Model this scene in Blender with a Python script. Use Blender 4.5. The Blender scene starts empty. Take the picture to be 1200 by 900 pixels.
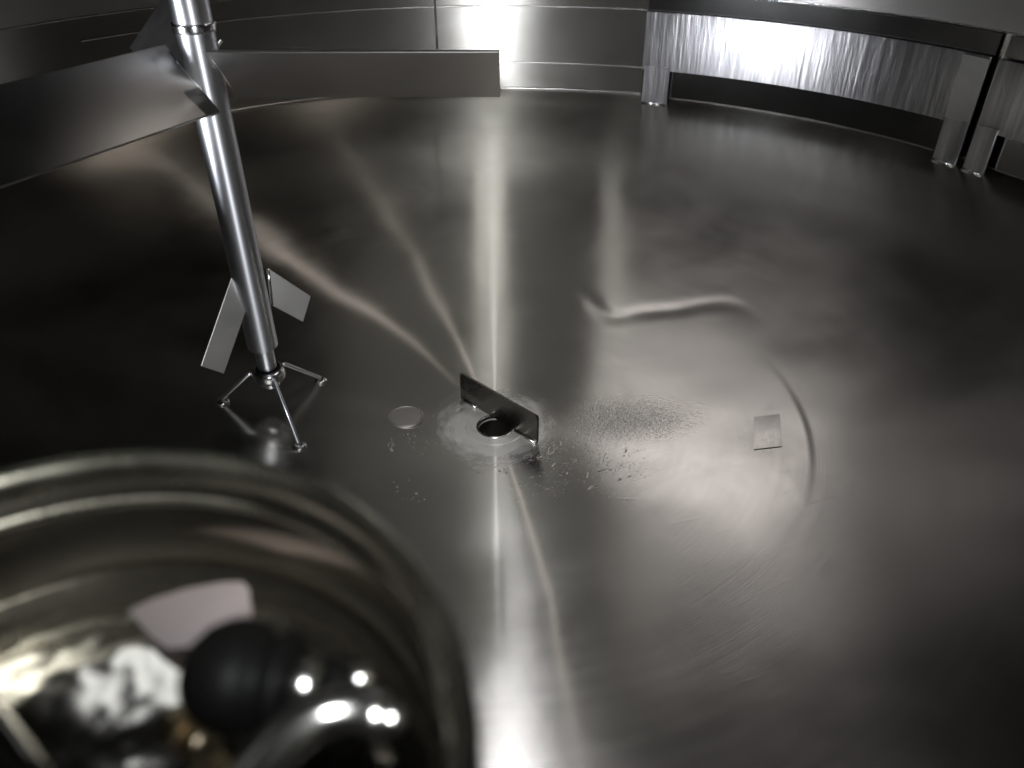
import bpy, bmesh, math, random
from mathutils import Vector, Matrix, noise

random.seed(7)
R = math.radians
scene = bpy.context.scene
col = scene.collection

# ------------------------------------------------------------------ camera
FPX, PITCH = 920.0, R(35)
CAM = Vector((.043, -1.573, 1.234))
cd = bpy.data.cameras.new('camera')
cd.sensor_width = 36; cd.sensor_fit = 'HORIZONTAL'; cd.lens = FPX / 1200 * 36
cd.clip_start = .01; cd.clip_end = 100
cd.dof.use_dof = True; cd.dof.focus_distance = 2.05; cd.dof.aperture_fstop = 2.9
cam = bpy.data.objects.new('camera', cd); col.objects.link(cam)
cam.location = CAM; cam.rotation_euler = (R(90) - PITCH, 0, 0)
scene.camera = cam

# ------------------------------------------------------------------ world, lamps, exposure
w = bpy.data.worlds.new('World'); scene.world = w; w.use_nodes = True
bg = w.node_tree.nodes['Background']
bg.inputs[0].default_value = (.80, .80, .58, 1); bg.inputs[1].default_value = .003
def lamp(name, loc, target, size, power, color=(1, 1, 1), size_y=None, spread=180, shape='RECTANGLE'):
    l = bpy.data.lights.new(name, 'AREA'); l.energy = power; l.color = color
    l.shape = shape; l.size = size
    if shape in ('RECTANGLE', 'ELLIPSE'): l.size_y = size_y or size
    l.spread = R(spread)
    o = bpy.data.objects.new(name, l); col.objects.link(o); o.location = loc
    o.rotation_euler = (Vector(target) - Vector(loc)).to_track_quat('-Z', 'Y').to_euler()
    return o
lamp('hatch_lamp', (.03, -1.69, 1.36), (0, 1.0, .32), .07, 8.6, (.95, .97, 1.0), shape='DISK', spread=76)
lamp('ceiling_lamp', (.025, .95, 2.0), (.05, -.75, .05), .22, .48, (.95, .95, 1.0), shape='DISK', spread=50)
lamp('small_ceiling_lamp', (.3, .3, 2.0), (.12, .45, .0), .045, 1.0, (1.0, .91, .84), shape='DISK', spread=88)
lamp('small_far_lamp', (.42, .8, 2.0), (-.55, .95, .1), .045, .6, (1.0, .89, .82), shape='DISK', spread=50)
rl = lamp('right_glow_fill', (.66, 1.42, 1.26), (.45, .1, .5), .80, .60, (1.0, .94, .95), size_y=.19, shape='ELLIPSE')  # added light standing in for the bright upper wall mirrored in the floor
rl.rotation_euler.rotate_axis('Z', R(-13))
lamp('right_tail_fill', (1.25, 1.15, 1.36), (.4, .0, .7), .80, .05, (1.0, .94, .95), size_y=.12, shape='ELLIPSE')  # added light that carries the floor glow on to the right
lamp('centre_streak_fill', (-.055, 1.72, 1.10), (-.03, 0, .4), .11, .13, (1.0, .99, .94), size_y=.46)  # added light for the central wall streak mirrored in the floor
lamp('side_streak_fill', (.40, 1.66, 1.02), (.3, 0, .4), .08, .045, (1.0, .97, .94), size_y=.46)  # added light for the second wall streak, right of centre
lamp('far_floor_fill', (-.02, 1.70, 1.42), (-.02, 0, 1.42), 1.2, .30, (1.0, .98, .93), size_y=1.0, shape='ELLIPSE')  # added dim fill, out of view, lifting the middle of the floor
lamp('strip_glow_fill', (-1.18, -.42, .85), (.95, 1.4, .82), 1.25, 4.2, (.90, .93, 1.0), size_y=.25, spread=26)  # added light; its reflection whitens the right wall strip
lt = lamp('pot_patch_fill', (-.83, -.53, 2.0), (-.83, -.53, 0), .085, .15, (.97, 1.0, .99), size_y=.36)  # added light, mirrored as the white patch in the pot base
lt.rotation_euler = (0, 0, R(38))
vs = scene.view_settings
vs.view_transform = 'Standard'; vs.look = 'None'; vs.gamma = 1; vs.exposure = 0
vs.use_curve_mapping = False
scene.cycles.use_denoising = True
scene.cycles.max_bounces = 8; scene.cycles.glossy_bounces = 6
scene.cycles.sample_clamp_indirect = 4

# ------------------------------------------------------------------ helpers
def ray(px, py):
    X, Y = px - 600, 450 - py
    return Vector((X, FPX*math.cos(PITCH) + Y*math.sin(PITCH), -FPX*math.sin(PITCH) + Y*math.cos(PITCH)))
def at_y(px, py, y):
    d = ray(px, py); return CAM + d * ((y - CAM.y) / d.y)
def at_z(px, py, z):
    d = ray(px, py); return CAM + d * ((z - CAM.z) / d.z)

def tag(o, label, cat, group=None):
    o['label'] = label; o['category'] = cat
    if group: o['group'] = group
    return o
def thing(name, label, cat, loc=(0, 0, 0), group=None):
    o = bpy.data.objects.new(name, None); col.objects.link(o); o.location = loc
    return tag(o, label, cat, group)
def obj(name, bm, mat, parent=None, smooth=True, origin=None):
    """link a bmesh given in world coordinates; parent keeps world placement"""
    bmesh.ops.recalc_face_normals(bm, faces=bm.faces)
    off = Vector((0, 0, 0))
    if parent:
        q = parent
        while q: off += q.location; q = q.parent
    if origin is not None:
        loc = Vector(origin)
    else:
        loc = off.copy()
    for v in bm.verts: v.co -= loc
    me = bpy.data.meshes.new(name); bm.to_mesh(me); bm.free()
    o = bpy.data.objects.new(name, me); col.objects.link(o)
    if parent: o.parent = parent
    o.location = loc - off
    me.materials.append(mat)
    for p in me.polygons: p.use_smooth = smooth
    return o
def sharp(o, ang=35):
    me = o.data
    bm = bmesh.new(); bm.from_mesh(me)
    for e in bm.edges:
        if len(e.link_faces) == 2 and e.calc_face_angle(0) > R(ang): e.smooth = False
    bm.to_mesh(me); bm.free()
    return o
def lathe(profile, c=(0, 0, 0), n=96, a0=0, a1=2*math.pi, bm=None, close_profile=False):
    bm = bm or bmesh.new()
    full = abs(a1 - a0 - 2*math.pi) < 1e-6
    rings = []
    cnt = n if full else n + 1
    for r, z in profile:
        if r < 1e-6: rings.append([bm.verts.new((c[0], c[1], c[2] + z))]); continue
        rings.append([bm.verts.new((c[0] + r*math.cos(a0 + (a1-a0)*i/n), c[1] + r*math.sin(a0 + (a1-a0)*i/n), c[2] + z)) for i in range(cnt)])
    pairs = list(zip(rings, rings[1:]))
    if close_profile: pairs.append((rings[-1], rings[0]))
    for A, B in pairs:
        m = n if full else n
        for i in range(m):
            j = (i + 1) % cnt
            if len(A) == 1 and len(B) == 1: continue
            if len(A) == 1: bm.faces.new((A[0], B[j], B[i]))
            elif len(B) == 1: bm.faces.new((A[i], A[j], B[0]))
            else: bm.faces.new((A[i], A[j], B[j], B[i]))
    if close_profile and not full:
        bm.faces.new([q[0] for q in rings]); bm.faces.new([q[-1] for q in reversed(rings)])
    return bm
def tube(pts, rad, n=16, caps=True, bm=None):
    bm = bm or bmesh.new()
    pts = [Vector(p) for p in pts]
    rads = rad if isinstance(rad, (list, tuple)) else [rad]*len(pts)
    rings = []; up = None
    for i, p in enumerate(pts):
        t = (pts[min(i+1, len(pts)-1)] - pts[max(i-1, 0)]).normalized()
        if up is None:
            up = t.orthogonal().normalized()
        up = (up - t*up.dot(t)).normalized()
        s = t.cross(up)
        rings.append([bm.verts.new(p + (up*math.cos(2*math.pi*k/n) + s*math.sin(2*math.pi*k/n))*rads[i]) for k in range(n)])
    for A, B in zip(rings, rings[1:]):
        for k in range(n): bm.faces.new((A[k], A[(k+1) % n], B[(k+1) % n], B[k]))
    if caps: bm.faces.new(rings[0][::-1]); bm.faces.new(rings[-1])
    return bm
def plate(corners, th, bev=.0008, bm=None):
    """a quad plate of real thickness around its mid surface, edges bevelled"""
    bm = bm or bmesh.new()
    C = [Vector(c) for c in corners]
    n = (C[1]-C[0]).cross(C[-1]-C[0]).normalized() * th/2
    a = [bm.verts.new(c + n) for c in C]; b = [bm.verts.new(c - n) for c in C]
    bm.faces.new(a); bm.faces.new(b[::-1])
    m = len(C)
    for i in range(m): bm.faces.new((a[i], b[i], b[(i+1) % m], a[(i+1) % m]))
    bmesh.ops.recalc_face_normals(bm, faces=bm.faces)
    if bev: bmesh.ops.bevel(bm, geom=bm.edges[:], offset=bev, segments=2, profile=.5, affect='EDGES')
    return bm

# ------------------------------------------------------------------ materials
class N:
    def __init__(s, name):
        s.m = bpy.data.materials.new(name); s.m.use_nodes = True
        s.t = s.m.node_tree; s.b = s.t.nodes['Principled BSDF']
    def new(s, typ, **kw):
        n = s.t.nodes.new(typ)
        for k, v in kw.items(): setattr(n, k, v)
        return n
    def put(s, sock, v):
        if v is None: return
        if isinstance(v, bpy.types.NodeSocket): s.t.links.new(v, sock)
        else: sock.default_value = v
    def math(s, op, a, b=None, c=None, clamp=False):
        n = s.new('ShaderNodeMath', operation=op, use_clamp=clamp)
        for i, v in enumerate((a, b, c)): s.put(n.inputs[i], v)
        return n.outputs[0]
    def vec(s, x, y, z):
        n = s.new('ShaderNodeCombineXYZ')
        for i, v in enumerate((x, y, z)): s.put(n.inputs[i], v)
        return n.outputs[0]
    def coords(s):
        o = s.new('ShaderNodeNewGeometry').outputs['Position']
        x = s.new('ShaderNodeSeparateXYZ'); s.put(x.inputs[0], o)
        return o, x.outputs[0], x.outputs[1], x.outputs[2]
    def noise(s, v, scale=5, detail=3, rough=.5, dist=0):
        n = s.new('ShaderNodeTexNoise'); s.put(n.inputs['Vector'], v)
        n.inputs['Scale'].default_value = scale; n.inputs['Detail'].default_value = detail
        n.inputs['Roughness'].default_value = rough; n.inputs['Distortion'].default_value = dist
        return n.outputs['Fac']
    def map(s, v, a, b, c, d, smooth=False):
        n = s.new('ShaderNodeMapRange'); n.interpolation_type = 'SMOOTHSTEP' if smooth else 'LINEAR'
        for i, q in enumerate((v, a, b, c, d)): s.put(n.inputs[i], q)
        return n.outputs[0]
    def mix(s, f, a, b):
        n = s.new('ShaderNodeMix', data_type='RGBA'); s.put(n.inputs[0], f)
        s.put(n.inputs[6], a); s.put(n.inputs[7], b); return n.outputs[2]
    def bump(s, h, strength, dist, normal=None):
        n = s.new('ShaderNodeBump'); n.inputs['Strength'].default_value = strength
        n.inputs['Distance'].default_value = dist; s.put(n.inputs['Height'], h)
        if normal is not None: s.put(n.inputs['Normal'], normal)
        return n.outputs[0]
    def set(s, **kw):
        for k, v in kw.items(): s.put(s.b.inputs[k.replace('_', ' ')], v)
        return s.m

STEEL = (.56, .545, .51, 1)
def simple(name, color, rough, metallic=1, aniso=0, tangent=None, grain=None, bump=0, var=.06):
    n = N(name)
    pos, x, y, z = n.coords()
    g = n.noise(pos, 14, 4)
    n.set(Metallic=metallic, Roughness=n.map(g, .3, .7, rough*(1-var), rough*(1+var)),
          Base_Color=n.mix(g, color, tuple(c*.93 for c in color[:3]) + (1,)), Anisotropic=aniso)
    if tangent: n.set(Tangent=n.vec(*tangent))
    if grain:
        v = n.vec(n.math('MULTIPLY', x, grain[0]), n.math('MULTIPLY', y, grain[1]), n.math('MULTIPLY', z, grain[2]))
        n.set(Normal=n.bump(n.noise(v, 1, 3), bump, 0.004 if name == 'mirror_steel' else .001))
    return n.m

def floor_material():
    n = N('brushed_floor_steel')
    pos, x, y, z = n.coords()
    flat = n.vec(x, y, 0.0)
    ln = n.new('ShaderNodeVectorMath', operation='LENGTH'); n.put(ln.inputs[0], flat); r = ln.outputs['Value']
    ang = n.math('ARCTAN2', y, x)
    # ring-wise brushing grain
    grain = n.noise(n.vec(n.math('MULTIPLY', r, 420), n.math('MULTIPLY', ang, 1.6), 0.0), 1, 2, .5)
    grain2 = n.noise(n.vec(n.math('MULTIPLY', r, 60), n.math('MULTIPLY', ang, 2.0), 3.0), 1, 3, .5)
    blot = n.noise(pos, 5, 4, .55)
    # residue and etching round the outlet
    def blob(cx, cy, rx, ry):
        dx = n.math('DIVIDE', n.math('SUBTRACT', x, cx), rx); dy = n.math('DIVIDE', n.math('SUBTRACT', y, cy), ry)
        d = n.math('SQRT', n.math('ADD', n.math('MULTIPLY', dx, dx), n.math('MULTIPLY', dy, dy)))
        return n.map(d, .0, 1.0, 1.0, 0.0, True)
    spk = blob(.35, .01, .26, .14)
    etc = blob(.12, -.10, .30, .20)
    sp = n.noise(pos, 190, 2, .6)
    mid = n.map(n.noise(pos, 22, 4, .6), .32, .68, .1, 1.1)
    spm = n.math('MULTIPLY', n.math('MULTIPLY', n.map(sp, .53, .60, 0, 1), mid), n.math('MAXIMUM', spk, n.math('MULTIPLY', etc, .55)), clamp=True)
    en = n.noise(pos, 26, 4, .6)
    re = n.math('ADD', r, n.math('ADD', n.map(en, .3, .7, -.012, .012), n.map(grain2, .3, .7, -.02, .02)))
    etch = n.map(re, .085, .185, 1.0, 0.0, True)
    rough = n.map(blot, .3, .7, .20, .225)
    rough = n.math('MULTIPLY', rough, n.map(n.noise(pos, 2.3, 5, .6, .8), .3, .7, .82, 1.32))
    rough = n.math('ADD', rough, n.math('MULTIPLY', grain2, .05))
    rough = n.math('ADD', rough, n.math('MULTIPLY', spm, .15))
    rough = n.math('ADD', rough, n.math('MULTIPLY', etch, n.map(en, .3, .7, .10, .22)))
    nb = n.bump(grain, .06, .0008)
    nb = n.bump(n.math('MULTIPLY', sp, n.math('MAXIMUM', spk, n.math('MULTIPLY', etch, .5))), .18, .004, nb)
    # fine handling scratches, crossing the brushing
    wp = n.noise(pos, 3.0, 2)
    def scratch(ax, ay, sc, seed):
        u = n.math('ADD', n.math('MULTIPLY', x, ax), n.math('MULTIPLY', y, ay))
        v = n.math('SUBTRACT', n.math('MULTIPLY', y, ax), n.math('MULTIPLY', x, ay))
        vo = n.new('ShaderNodeTexVoronoi', feature='DISTANCE_TO_EDGE'); vo.inputs['Scale'].default_value = sc
        n.put(vo.inputs['Vector'], n.vec(n.math('ADD', u, n.math('MULTIPLY', wp, .5)), n.math('MULTIPLY', v, 7.0), seed))
        gate = n.map(n.noise(pos, 7.0 + seed, 3, .6), .52, .62, 0, 1)
        return n.math('MULTIPLY', n.map(vo.outputs['Distance'], .0, .02, 1, 0), gate)
    scr = scratch(.9, .35, 3.4, 1.0)
    nb = n.bump(scr, .05, .0006, nb)
    n.set(Metallic=n.math('SUBTRACT', n.math('SUBTRACT', 1.0, n.math('MULTIPLY', spm, .5)), n.math('MULTIPLY', etch, .5), clamp=True), Roughness=rough, Normal=nb,
          Base_Color=n.mix(etch, n.mix(blot, (.505, .492, .452, 1), (.58, .567, .53, 1)), (.70, .685, .64, 1)))
    circ = n.vec(n.math('MULTIPLY', y, -1.0), x, 0.0)
    steel = n.mix(blot, (.505, .492, .452, 1), (.58, .567, .53, 1))
    def glossy(rg, an):
        g = n.new('ShaderNodeBsdfAnisotropic', distribution='GGX')
        n.put(g.inputs['Color'], steel); n.put(g.inputs['Roughness'], rg); g.inputs['Anisotropy'].default_value = an
        n.put(g.inputs['Tangent'], circ); n.put(g.inputs['Normal'], nb); return g.outputs[0]
    streak = glossy(n.math('MULTIPLY', rough, .9), .86)          # brushed lobe: wide across the grooves, narrow along
    sheen = glossy(n.math('MULTIPLY', rough, .72), .40)          # polished lobe
    m1 = n.new('ShaderNodeMixShader'); m1.inputs[0].default_value = .90
    n.put(m1.inputs[1], streak); n.put(m1.inputs[2], sheen)
    m2 = n.new('ShaderNodeMixShader'); n.put(m2.inputs[0], n.math('MAXIMUM', n.math('MULTIPLY', etch, .75), n.math('MULTIPLY', spm, .8), clamp=True))
    n.put(m2.inputs[1], m1.outputs[0]); n.put(m2.inputs[2], n.b.outputs[0])
    n.put(n.t.nodes['Material Output'].inputs[0], m2.outputs[0])
    return n.m
def wall_material(name, rough, aniso=.8, wave=.0):
    n = N(name)
    pos, x, y, z = n.coords()
    ang = n.math('ARCTAN2', y, x)
    grain = n.noise(n.vec(n.math('MULTIPLY', ang, 4), n.math('MULTIPLY', z, 900), 0.0), 1, 3, .6)
    wv = n.noise(n.vec(n.math('MULTIPLY', ang, 110), n.math('MULTIPLY', z, 4), 0.0), 1, 4, .6)
    nb = n.bump(grain, .08, .0006)
    if wave: nb = n.bump(wv, wave, .003, nb)
    g = n.noise(pos, 6, 4)
    base = n.mix(g, STEEL, (.62, .61, .59, 1))
    if wave:
        st = n.noise(n.vec(n.math('MULTIPLY', ang, 75), n.math('MULTIPLY', z, 2.2), 2.0), 1, 6, .62, .35)
        base = n.mix(n.map(st, .40, .60, 0, 1), (.40, .395, .41, 1), (.69, .68, .69, 1))
    n.set(Metallic=1.0, Roughness=n.map(g, .3, .7, rough*.94, rough*1.06), Anisotropic=aniso,
          Tangent=n.vec(0.0, 0.0, 1.0), Normal=nb, Base_Color=base)
    return n.m
M_floor = floor_material()
M_wall = wall_material('polished_wall_steel', .23, .97)
M_wall_up = wall_material('satin_wall_steel', .42, .9)
M_strip = wall_material('brushed_strip_steel', .36, .97, .35)
M_weld = simple('weld_bead_steel', (.66, .65, .63, 1), .22, grain=(300, 300, 300), bump=.3)
M_polish = simple('polished_shaft_steel', (.66, .66, .68, 1), .25, aniso=.75, tangent=(0, 0, 1.0))
def turned(name, color, rough, an):
    n = N(name)
    nrm = n.new('ShaderNodeNewGeometry').outputs['Normal']
    cr = n.new('ShaderNodeVectorMath', operation='CROSS_PRODUCT'); cr.inputs[0].default_value = (.002, .001, 1); n.put(cr.inputs[1], nrm)
    pos, x, y, z = n.coords()
    g = n.noise(n.vec(0.0, 0.0, z), 260, 3)
    gl = n.new('ShaderNodeBsdfAnisotropic', distribution='GGX')
    gl.inputs['Color'].default_value = color; n.put(gl.inputs['Roughness'], n.map(g, .3, .7, rough*.97, rough*1.03))
    gl.inputs['Anisotropy'].default_value = an; n.put(gl.inputs['Tangent'], cr.outputs[0])
    g2 = n.new('ShaderNodeBsdfAnisotropic', distribution='GGX'); g2.inputs['Color'].default_value = color; g2.inputs['Roughness'].default_value = .26
    mx = n.new('ShaderNodeMixShader'); mx.inputs[0].default_value = .35
    n.put(mx.inputs[1], gl.outputs[0]); n.put(mx.inputs[2], g2.outputs[0])
    n.put(n.t.nodes['Material Output'].inputs[0], mx.outputs[0])
    return n.m
M_shaft = turned('turned_shaft_steel', (.76, .77, .81, 1), .50, .55)
M_blade = simple('brushed_blade_steel', (.32, .312, .30, 1), .30, grain=(3, 3, 600), bump=.02)
M_paddle = simple('satin_paddle_steel', (.42, .41, .395, 1), .44, grain=(40, 40, 240), bump=.12)
M_mirror = simple('mirror_steel', (.62, .60, .57, 1), .10, grain=(11, 11, 11), bump=1.0)
M_pot = simple('satin_pot_steel', (.42, .39, .32, 1), .20)
M_rim = simple('worn_rim_steel', (.40, .385, .31, 1), .27, grain=(140, 140, 140), bump=.25, var=.25)
M_chrome = simple('chrome', (.74, .73, .69, 1), .24)
M_black = simple('black_rubber', (.003, .003, .0028, 1), .5, metallic=0)
M_black.node_tree.nodes['Principled BSDF'].inputs['Specular IOR Level'].default_value = .06
M_dark = simple('dark_bore_steel', (.46, .45, .42, 1), .22)
M_matte = simple('etched_flange_steel', (.66, .645, .60, 1), .36, grain=(160, 160, 160), bump=.15)
M_plug = simple('etched_plug_steel', (.42, .405, .375, 1), .50, grain=(260, 260, 260), bump=1.0)
M_back = simple('dark_gap_steel', (.21, .205, .20, 1), .14)  # dark reflections around the strips put into this colour
M_patch = simple('satin_patch_steel', (.60, .57, .50, 1), .34, grain=(300, 40, 40), bump=.05)
M_brass = simple('pale_brass_stand_in', (.62, .52, .36, 1), .28)
M_pink = simple('pink_card_stand_in', (.13, .112, .11, 1), .7, metallic=0)
M_flake = simple('residue', (.55, .53, .48, 1), .35, metallic=.7)
M_plate = simple('breaker_plate_steel', (.17, .165, .145, 1), .27, grain=(6, 6, 500), bump=.1)
nw = N('water'); nw.set(Base_Color=(.9, .95, .85, 1), Roughness=.03, Transmission_Weight=1.0, IOR=1.33); M_water = nw.m

# ------------------------------------------------------------------ tank floor and wall
RC, RW = 4.06, 1.754
def on_dish(px, py):
    d = ray(px, py); a_ = d.x**2 + d.y**2; b_ = 2*(CAM.x*d.x + CAM.y*d.y) - 2*RC*d.z; c_ = CAM.x**2 + CAM.y**2 - 2*RC*CAM.z
    p = CAM + d*((-b_ + math.sqrt(b_*b_ - 4*a_*c_))/(2*a_)); return Vector((p.x, p.y))
def dense(pl):
    out = []
    for i in range(len(pl)-1):
        for k in range(3):
            t = k/3; g = lambda j: pl[max(0, min(len(pl)-1, j))]
            p0, p1, p2, p3 = g(i-1), g(i), g(i+1), g(i+2)
            out.append(tuple(.5*(2*p1[m] + (p2[m]-p0[m])*t + (2*p0[m]-5*p1[m]+4*p2[m]-p3[m])*t*t + (3*p1[m]-p0[m]-3*p2[m]+p3[m])*t**3) for m in range(3)))
    out.append(pl[-1]); return out
# dents in the floor sheet: outline, depth, half width
DENTS = [(dense([(660, 330, 0), (686, 346, .7), (703, 364, 1), (722, 372, 1), (752, 366, .9), (790, 363, .8), (822, 357, .8), (852, 355, .6), (874, 364, .25), (900, 380, 0)]), -.0016, .028),
         (dense([(748, 222, .3), (765, 206, .8), (790, 202, 1), (808, 216, .9), (806, 240, .8), (830, 262, .7), (850, 272, .5), (880, 282, .2)]), -.0022, .045)]
DENTS = [([(on_dish(p[0], p[1]), p[2]) for p in pl], am, sg) for pl, am, sg in DENTS]
BOX = [(min(p.x for p, _ in pl)-3*sg, max(p.x for p, _ in pl)+3*sg, min(p.y for p, _ in pl)-3*sg, max(p.y for p, _ in pl)+3*sg) for pl, am, sg in DENTS]
def dents(x, y):
    z = 0
    for (pl, am, sg), bb in zip(DENTS, BOX):
        if not (bb[0] < x < bb[1] and bb[2] < y < bb[3]): continue
        p = Vector((x, y)); best = (9, 0)
        for (a, wa), (b, wb) in zip(pl, pl[1:]):
            d = b - a; t = max(0, min(1, (p-a).dot(d)/max(1e-9, d.length_squared)))
            q = (p - a - d*t).length
            if q < best[0]: best = (q, wa + (wb-wa)*t)
        z += am*best[1]*math.exp(-(best[0]/sg)**2)
    return z
def dish_z(x, y):
    r = math.hypot(x, y)
    z = r*r / (2*RC)
    if r > .16:
        k = min(1, (r-.16)/.3) * (1 if r < 1.6 else max(0, (1.754-r)/.154))
        z += .0020*k*noise.noise(Vector((x*2.1, y*2.1, 4.7)))
        z += .0005*k*noise.noise(Vector((x*6, y*6, 1.7)))
        z += dents(x, y)
        a = math.degrees(math.atan2(y, x))
        if -45 < a < 30:
            q = (r-.66)/.09
            if 0 < q < 1.12: z += .0009*(q*q if q < 1 else (1.12-q)/.12) * math.exp(-((a+8)/15)**2)
    return z
bm = bmesh.new()
NR, NA = 300, 360
prev = None
for i in range(NR+1):
    r = .06 + (RW-.06)*(i/NR)
    ring = []
    for k in range(NA):
        a = 2*math.pi*k/NA; x, y = r*math.cos(a), r*math.sin(a)
        ring.append(bm.verts.new((x, y, dish_z(x, y))))
    if prev:
        for k in range(NA): bm.faces.new((prev[k], prev[(k+1) % NA], ring[(k+1) % NA], ring[k]))
    prev = ring
floor = obj('tank_floor', bm, M_floor); floor['kind'] = 'structure'
ZR = dish_z(RW, 0)

ZTOP = .88
wall = obj('tank_wall', lathe([(RW+.001, ZR-.01), (RW+.001, .50), (RW+.001, .757), (RW+.012, .757), (RW+.012, ZR-.01)], n=256), M_wall)
sharp(obj('upper_course', lathe([(RW+.001, .7575), (RW+.001, ZTOP), (RW+.012, ZTOP), (RW+.012, .7575)], n=256), M_wall_up, wall))
wall['kind'] = 'structure'; sharp(wall)
def seam(zc, a0, a1, rad, r=RW, n=160):
    prof = [(r + .002, zc - rad), (r - rad*.5, zc - rad*.5), (r - rad*.62, zc), (r - rad*.5, zc + rad*.5), (r + .002, zc + rad)]
    return lathe(prof, n=n, a0=R(a0), a1=R(a1))
obj('weld_seam', seam(.757, 0, 360, .0035, n=256), M_weld, wall)
obj('weld_seam', seam(.690, 71.6, 140, .004), M_weld, wall)
obj('weld_seam', seam(.483, 71.6, 140, .0035), M_weld, wall)
obj('weld_seam', seam(ZR+.004, 0, 360, .006, n=256), M_weld, wall)
def vseam(az, z0, z1, rad=.004):
    a = R(az); c = Vector((math.cos(a), math.sin(a), 0))
    return tube([c*(RW-.001) + Vector((0, 0, z)) for z in (z0, (z0+z1)/2, z1)], rad, 10)
obj('weld_seam', vseam(98.3, .487, .95), M_weld, wall)

# centre: outlet flange, bore
HR = .044
out = thing('outlet_drain', 'round outlet hole with dull etched flange in the middle of the tank floor', 'drain', (0, 0, 0))
sharp(obj('flange', lathe([(.076, .0002), (.074, .0016), (.060, .0017), (HR+.003, .0017), (HR+.0006, .0004), (HR, -.002), (HR, -.012)], n=96), M_floor, out), 20)
obj('lip', lathe([(HR+.0042, .0016), (HR+.0030, .0036), (HR+.0004, .0036), (HR-.0012, .0016), (HR-.0012, -.006), (HR, -.007)], n=72), M_weld, out)
obj('bore', lathe([(HR, -.012), (HR-.001, -.05), (HR-.001, -.22), (0, -.225)], n=64), M_dark, out)

# ------------------------------------------------------------------ vortex breaker plate
vb = thing('vortex_breaker', 'thin upright steel plate standing beside the outlet hole', 'plate', (.006, .026, .004))
pL = at_z(541, 466, .005); pR = at_z(630, 519, .005)
d = (pR-pL).normalized(); nrm = Vector((-d.y, d.x, 0))
hgt = .082
bm = plate([pL, pR, pR + Vector((0, 0, hgt)), pL + Vector((0, 0, hgt))], .006, 0)
vert_e = [e for e in bm.edges if abs(e.verts[0].co.z - e.verts[1].co.z) < 1e-5 and (e.verts[0].co-e.verts[1].co).length < .01 and e.verts[0].co.z > .05]
bmesh.ops.bevel(bm, geom=vert_e, offset=.008, segments=4, profile=.5, affect='EDGES')
obj('plate', bm, M_plate, vb, False)
obj('weld_bead', tube([pL - nrm*.004 + d*.015, pL - nrm*.005 + d*.06], .004, 8), M_weld, vb)
obj('weld_bead', tube([pR - nrm*.004 - d*.075, pR - nrm*.005 - d*.002], .004, 8), M_weld, vb)

# ------------------------------------------------------------------ round plug beside the outlet
pc = at_z(475.5, 488.5, .008)
pz = dish_z(pc.x, pc.y)
pl = thing('floor_plug', 'small round etched disc set in the floor left of the outlet', 'disc', (pc.x, pc.y, pz))
sharp(obj('disc', lathe([(.0405, -.002), (.0405, .0032), (.0395, .0040), (.020, .0041), (.0, .0042)], (pc.x, pc.y, pz), 64), M_plug, pl), 15)
obj('rim', lathe([(.0455, -.003), (.0450, .0015), (.0438, .0036), (.0422, .0036), (.0412, .002), (.0412, -.003)], (pc.x, pc.y, pz), 64, close_profile=True), M_plug, pl)

# ------------------------------------------------------------------ square patch
q = [at_z(px, py, .058) for px, py in ((884, 487), (913, 487), (916, 524), (884, 524))]
q = [Vector((c.x, c.y, dish_z(c.x, c.y) + .0012)) for c in q]
pt = tag(obj('metal_patch', plate(q, .0012, .0004), M_floor, None, False, origin=sum(q, Vector())/4), 'small bright square metal patch on the floor to the right', 'patch')

# ------------------------------------------------------------------ agitator
AX = Vector((-.563, .045, 0))
ag = thing('agitator', 'tall polished steel mixer shaft with flat pitched blades', 'agitator', (AX.x, AX.y, .13))
c = (AX.x, AX.y, 0)
sharp(obj('shaft', lathe([(0, .214), (.0345, .214), (.036, .218), (.036, .760), (.036, 2.2), (0, 2.2)], c, 64), M_shaft, ag))
sharp(obj('stub_shaft', lathe([(0, .10), (.0215, .10), (.0225, .105), (.0225, .2135), (0, .2135)], c, 48), M_shaft, ag))
obj('shaft_collar', lathe([(.0355, .925), (.0405, .926), (.041, .930), (.041, .938), (.0405, .942), (.0355, .943)], c, 64), M_polish, ag)
hubz = .845
def blade(az, L, wd, beta, hz, th=.007, s0=.033):
    a = R(az); u = Vector((math.cos(a), math.sin(a), 0)); n = Vector((-math.sin(a), math.cos(a), 0))
    wv = Vector((0, 0, 1))*math.cos(R(beta)) + n*math.sin(R(beta))
    h = Vector((AX.x, AX.y, hz))
    return plate([h + u*s0 + wv*wd/2, h + u*L + wv*wd/2, h + u*L - wv*wd/2, h + u*s0 - wv*wd/2], th, .0012)
for az, L, wd in ((0.5, .582, .158), (121, .60, .15), (242, .60, .158)):
    b = obj('blade', blade(az, L, wd, -45, hubz), M_blade, ag, False)
    a = R(az); u = Vector((math.cos(a), math.sin(a), 0)); n = Vector((-math.sin(a), math.cos(a), 0))
    wv = Vector((0, 0, 1))*.7071 - n*.7071
    h = Vector((AX.x, AX.y, hubz)) + u*.036
    obj('weld_bead', tube([h - wv*.062, h - wv*.03 + u*.002, h + wv*.03 + u*.002, h + wv*.062], .004, 8), M_weld, b)
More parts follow.
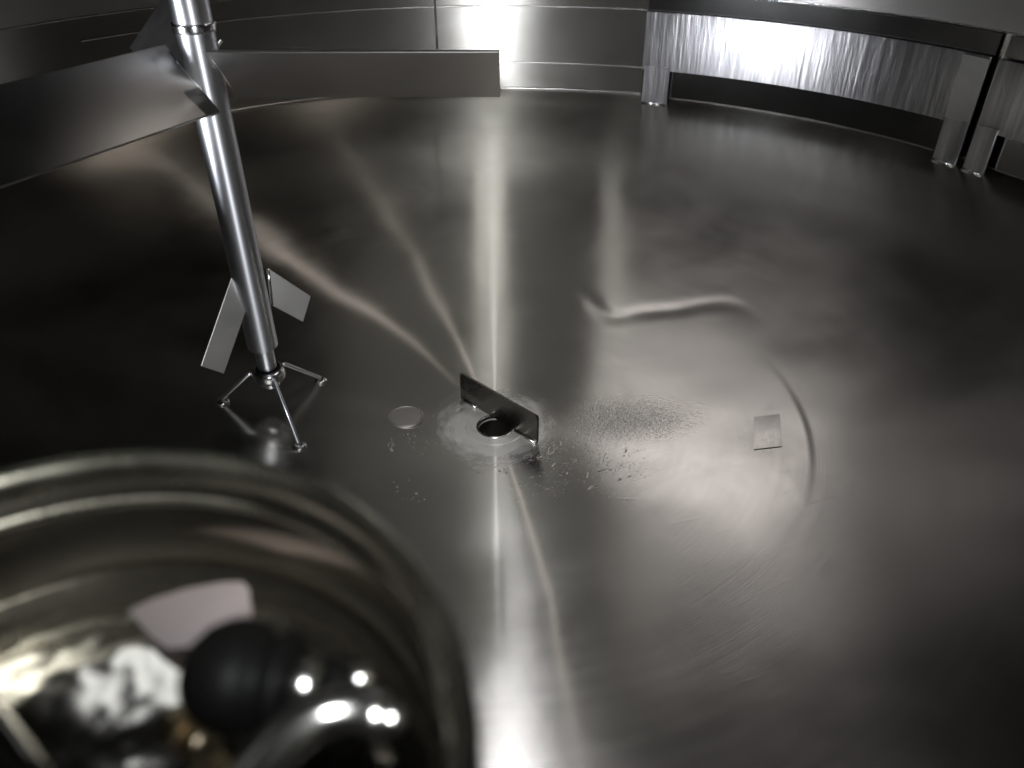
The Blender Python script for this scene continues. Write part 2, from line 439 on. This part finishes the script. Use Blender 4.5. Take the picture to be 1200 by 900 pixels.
# lower paddles sloping down
lb = [at_y(272, 322, .035), at_y(292, 352, .030), at_y(262, 438, -.085), at_y(235, 429, -.055)]
rb = [at_y(314, 314, .060), at_y(319, 358, .040), at_y(355, 377, .060), at_y(364, 347, .125)]
for qd in (lb, rb):
    pn = (qd[1]-qd[0]).cross(qd[2]-qd[0]); qd[3] = CAM + (qd[3]-CAM) * ((qd[0]-CAM).dot(pn) / (qd[3]-CAM).dot(pn))
    pd = obj('paddle', plate(qd, .005, .001), M_paddle, ag, False)
    obj('weld_bead', tube([qd[0].lerp(qd[1], k) for k in (.02, .35, .7, .98)], .0042, 8), M_weld, pd)

# ------------------------------------------------------------------ three-legged foot bearing
fb = thing('foot_bearing', 'small three-legged steel bearing stand under the mixer shaft', 'stand', (AX.x, AX.y, .05))
obj('ring', lathe([(.0235, .118), (.0235, .148), (.030, .149), (.0385, .147), (.040, .142), (.040, .126), (.037, .119), (.030, .117)], c, 48, close_profile=True), M_polish, fb)
obj('bushing', lathe([(.0227, .150), (.0227, .154), (.0275, .155), (.0285, .150)], c, 48, close_profile=True), M_black, fb)
for px, py in ((260, 468), (350, 520), (375, 443)):
    f = at_z(px, py, .045)
    for _ in range(6): f = at_z(px, py, dish_z(f.x, f.y) + .008)
    dr = Vector((f.x-AX.x, f.y-AX.y, 0)).normalized()
    top = AX + dr*.039 + Vector((0, 0, .137))
    knee = AX + dr*.052 + Vector((0, 0, .134))
    leg = obj('leg', tube([top, knee, f + Vector((0, 0, .002))], .0052, 12), M_shaft, fb)
    fz = dish_z(f.x, f.y)
    obj('foot_pad', lathe([(0, fz-.001), (.018, fz-.001), (.018, fz+.003), (.0165, fz+.005), (.007, fz+.0065), (0, fz+.0065)], (f.x, f.y, 0), 24), M_weld, leg)
    obj('stud', lathe([(0, .112), (.005, .112), (.006, .114), (.006, .121), (0, .121)], (top.x - dr.x*.004, top.y - dr.y*.004, 0), 12), M_weld, leg)

# ------------------------------------------------------------------ curved strips along the wall
def strip(label, a0, a1, legs, bars, grp='steel strips along the tank wall'):
    RS = 1.722
    am = R((a0+a1)/2)
    t = thing('wall_strip', label, 'strip', (RS*math.cos(am), RS*math.sin(am), ZR), grp)
    prof = [(RS, .487), (RS, .688), (RS+.001, .690), (RS+.006, .690), (RS+.007, .688), (RS+.007, .487), (RS+.006, .485), (RS+.001, .485)]
    sharp(obj('panel', lathe(prof, n=80, a0=R(a0), a1=R(a1), close_profile=True), M_strip, t), 50)
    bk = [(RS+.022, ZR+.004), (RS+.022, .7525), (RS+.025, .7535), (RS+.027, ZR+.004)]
    sharp(obj('dark_gap_band', lathe(bk, n=80, a0=R(a0), a1=R(a1)), M_back, t), 50)  # added band; dark reflection in the gaps round the panel put into its colour
    for la, wd in legs:
        a = R(la); rr = Vector((math.cos(a), math.sin(a), 0)); tt = Vector((-math.sin(a), math.cos(a), 0))
        zb = dish_z((RS-.01)*math.cos(a), (RS-.01)*math.sin(a)) - .002
        top = rr*(RS-.005); 
        cs = [top + tt*wd/2 + Vector((0, 0, .50)), top - tt*wd/2 + Vector((0, 0, .50)), top - tt*wd/2 + Vector((0, 0, zb)), top + tt*wd/2 + Vector((0, 0, zb))]
        lg = obj('leg', plate(cs, .008, .0012), M_strip, t, False)
        fb0 = rr*(RS-.011) + Vector((0, 0, zb + .004))
        obj('weld_bead', tube([fb0 + tt*wd*.48, fb0 + rr*.0, fb0 - tt*wd*.48], .005, 8), M_weld, lg)
    for ba, wd in bars:
        a = R(ba); rr = Vector((math.cos(a), math.sin(a), 0)); tt = Vector((-math.sin(a), math.cos(a), 0))
        top = rr*(RS-.0035)
        cs = [top + tt*wd/2 + Vector((0, 0, .6865)), top - tt*wd/2 + Vector((0, 0, .6865)), top - tt*wd/2 + Vector((0, 0, .4885)), top + tt*wd/2 + Vector((0, 0, .4885))]
        obj('cover_bar', plate(cs, .005, .001), M_blade, t, False)
strip('bright curved steel strip on legs along the far right wall', 31.5, 71.4, ((69.4, .10), (32.7, .08)), ((32.8, .085),))
strip('curved steel strip cut off by the right edge of the picture', -8, 30.6, ((29.3, .07),), ())

# ------------------------------------------------------------------ foreground pot and stand-ins for the blurred reflections in it
PC = Vector((-.168, -1.407, 0))
pot = thing('steel_pot', 'large blurred round steel pot with thick rim in the near foreground', 'pot', (PC.x, PC.y, dish_z(PC.x, PC.y)))
c = (PC.x, PC.y, 0)
sharp(obj('body', lathe([(.03, .790), (.17, .795), (.186, .806), (.190, .82), (.191, .912), (.1885, .914), (.1865, .912), (.1855, .83), (.1853, .817)], c, 128), M_pot, pot), 60)
obj('rim', lathe([(.1915, .908), (.196, .912), (.1985, .921), (.1975, .931), (.193, .936), (.187, .934), (.1845, .927), (.1850, .917), (.187, .9135)], c, 128, close_profile=True), M_rim, pot)
obj('inner_bead', lathe([(.1862, .897), (.1842, .8985), (.1838, .901), (.1842, .9035), (.1862, .905)], c, 128), M_rim, pot)
prof = [(.1853, .838), (.1853, .848)] + [(.1845*(1 - i/24), .8495 - .004*(1-(1-i/24)**2)) for i in range(24)] + [(0, .8455)]
obj('domed_base', lathe(prof, c, 128), M_mirror, pot)
obj('stem', lathe([(.03, dish_z(PC.x, PC.y)), (.03, .79)], c, 32), M_pot, pot)

def capsule(p0, p1, r, n=24):
    p0, p1 = Vector(p0), Vector(p1); d = (p1-p0); L = d.length; d.normalize()
    pts = []; rd = []
    for i in range(7):
        t = i/6*math.pi/2; pts.append(p0 - d*r*math.cos(t)*.8); rd.append(max(.0005, r*math.sin(t)))
    for i in range(7):
        t = i/6*math.pi/2; pts.append(p1 + d*r*math.sin(t)*.8); rd.append(max(.0005, r*math.cos(t)))
    return tube(pts, rd, n)
def knob(px0, px1, z, r, label):  # black shape added for a dark blurred reflection in the pot base
    a = at_z(*px0, z); b = at_z(*px1, z)
    t = thing('knob_stand_in', label, 'knob', (a.x, a.y, z - r), 'black stand-ins for dark reflections in the pot')
    dd = (b-a); LL = dd.length; dd.normalize()
    pr = [(-1.0, .02), (-.97, .30), (-.86, .56), (-.62, .82), (-.30, .97), (.0, 1.0), (.22, .95), (.40, .80), (.50, .74), (.60, .78), (.68, .86), (.84, .86), (.92, .78), (.94, .45)]
    pts_ = [a + dd*(u_*(LL/2 + r*.6) + LL/2) for u_, _ in pr]
    obj('grip', tube(pts_, [r*q_ for _, q_ in pr], 28), M_black, t)
    d = (b-a).normalized()
    obj('ferrule', tube([b + d*r*.55, b + d*(r*.55+.006), b + d*(r*.55+.012)], [r*.42, r*.42, r*.38], 20), M_chrome, t)
    return t
knob((256, 790), (312, 796), .894, .028, 'larger round black knob standing in for a dark reflection in the steel pot, farthest from the camera')
knob((340, 826), (388, 808), .886, .017, 'smaller black knob standing in for a dark reflection behind the curved chrome tube in the steel pot')
pts = []
ctrl = [(285, 930), (312, 893), (345, 858), (380, 836), (418, 830), (447, 838), (458, 840)]
for px, py in ctrl: pts.append(at_z(px, py, .908))
fine = []
for i in range(len(pts)-1):
    for k in range(4):
        t = k/4; p0 = pts[max(i-1, 0)]; p1 = pts[i]; p2 = pts[i+1]; p3 = pts[min(i+2, len(pts)-1)]
        fine.append(.5*((2*p1) + (-p0+p2)*t + (2*p0-5*p1+4*p2-p3)*t*t + (-p0+3*p1-3*p2+p3)*t**3))
fine.append(pts[-1])
hk = thing('hook_stand_in', 'curved chrome tube with rounded tip standing in for a reflection in the steel pot', 'tube', fine[0])  # tube added in place of a curved blurred reflection
obj('tube', tube(fine, [.0105]*(len(fine)-4) + [.0095, .0085, .0072, .006], 20), M_chrome, hk)
bmt = bmesh.new(); bmesh.ops.create_uvsphere(bmt, u_segments=20, v_segments=12, radius=.0075)
for v in bmt.verts: v.co += fine[-1]
obj('tip', bmt, M_chrome, hk)

q = [at_z(px, py, .857) for px, py in ((150, 716), (180, 702), (220, 690), (260, 683), (284, 682), (292, 690), (299, 752), (195, 760), (178, 748))]
pk = thing('card_stand_in', 'pale pinkish flat card standing in for a reflection in the steel pot behind the black knob', 'card', q[0])  # sheet added in place of a pinkish reflected patch
sharp(obj('sheet', plate(q, .0015, .0004), M_pink, pk), 25)

bf = at_z(222, 858, .870)
bt = thing('fitting_stand_in', 'small pale brass pipe fitting standing in for a reflection in the steel pot beside the knob', 'fitting', (bf.x, bf.y, .86))  # fitting made up for a beige blurred reflection
fd = Vector((.75, -.55, .25)).normalized()
obj('nut', tube([bf - fd*.010, bf - fd*.009, bf + fd*.004, bf + fd*.005], [.0115, .0125, .0125, .0115], 6), M_brass, bt, False)
obj('sleeve', tube([bf + fd*.005, bf + fd*.016, bf + fd*.0175], [.0085, .0085, .0075], 20), M_brass, bt)
r0, r1 = at_z(-30, 800, .90), at_z(60, 925, .90)
tag(obj('rod_stand_in', tube([r0 + (r1-r0)*k/4 for k in range(5)], .0045, 14), M_chrome, None, True, r0), 'thin bright steel rod standing in for a reflection at the lower left corner, in the pot', 'rod')  # rod made up for a bright diagonal reflection

# droplets on the pot rim
bm = bmesh.new()
for i in range(46):
    a = R(random.uniform(-15, 150)); rr = random.uniform(.190, .1985)
    s = random.uniform(.0008, .0022)
    m = Matrix.Translation((PC.x + rr*math.cos(a), PC.y + rr*math.sin(a), .9345 - max(0, rr-.193)*1.2)) @ Matrix.Diagonal((s, s, s*.7, 1))
    bmesh.ops.create_icosphere(bm, subdivisions=2, radius=1, matrix=m)
dr = obj('water_droplets', bm, M_water); dr['kind'] = 'stuff'; dr['label'] = 'clear water droplets beaded on the pot rim'; dr['category'] = 'droplets'

# residue flakes near the outlet
bm = bmesh.new()
CL = [(random.gauss(.17, .07), random.gauss(-.12, .055), random.uniform(.006, .03)) for _ in range(26)] + \
     [(random.gauss(.10, .16), random.gauss(-.16, .10), random.uniform(.008, .03)) for _ in range(12)] + \
     [(random.gauss(-.17, .05), random.gauss(-.05, .05), random.uniform(.006, .02)) for _ in range(6)]
for i in range(760):
    cx, cy, cr = CL[int(len(CL)*random.random()**1.5)]
    if i % 9 == 0: cr *= 3
    ca = math.atan2(cy, cx) + math.pi/2
    du, dv = random.gauss(0, cr*1.7), random.gauss(0, cr*.6)
    x, y = cx + du*math.cos(ca) - dv*math.sin(ca), cy + du*math.sin(ca) + dv*math.cos(ca)
    if math.hypot(x, y) < .145: continue
    s = .0004 + .0012*random.random()**2; s *= 1 + 2.5*random.random()**9; asp = 1 + 4*random.random()**2
    a = math.atan2(y, x) + math.pi/2 + random.gauss(0, .5); tl = random.gauss(0, .25)
    z = dish_z(x, y) + .0006
    vs_ = []
    for k in range(5):
        t = 2*math.pi*k/5; px, py = s*asp*math.cos(t)*random.uniform(.6, 1), s*math.sin(t)*random.uniform(.6, 1)
        vs_.append((x + px*math.cos(a) - py*math.sin(a), y + px*math.sin(a) + py*math.cos(a), z + px*tl*.2))
    lo = [bm.verts.new(p) for p in vs_]; ap = bm.verts.new((x, y, z + s*.35))
    for k in range(5): bm.faces.new((lo[k], lo[(k+1) % 5], ap))
fl = obj('residue_flakes', bm, M_flake, None, False); fl['kind'] = 'stuff'; fl['label'] = 'pale dried residue flecks scattered around the outlet'; fl['category'] = 'residue'
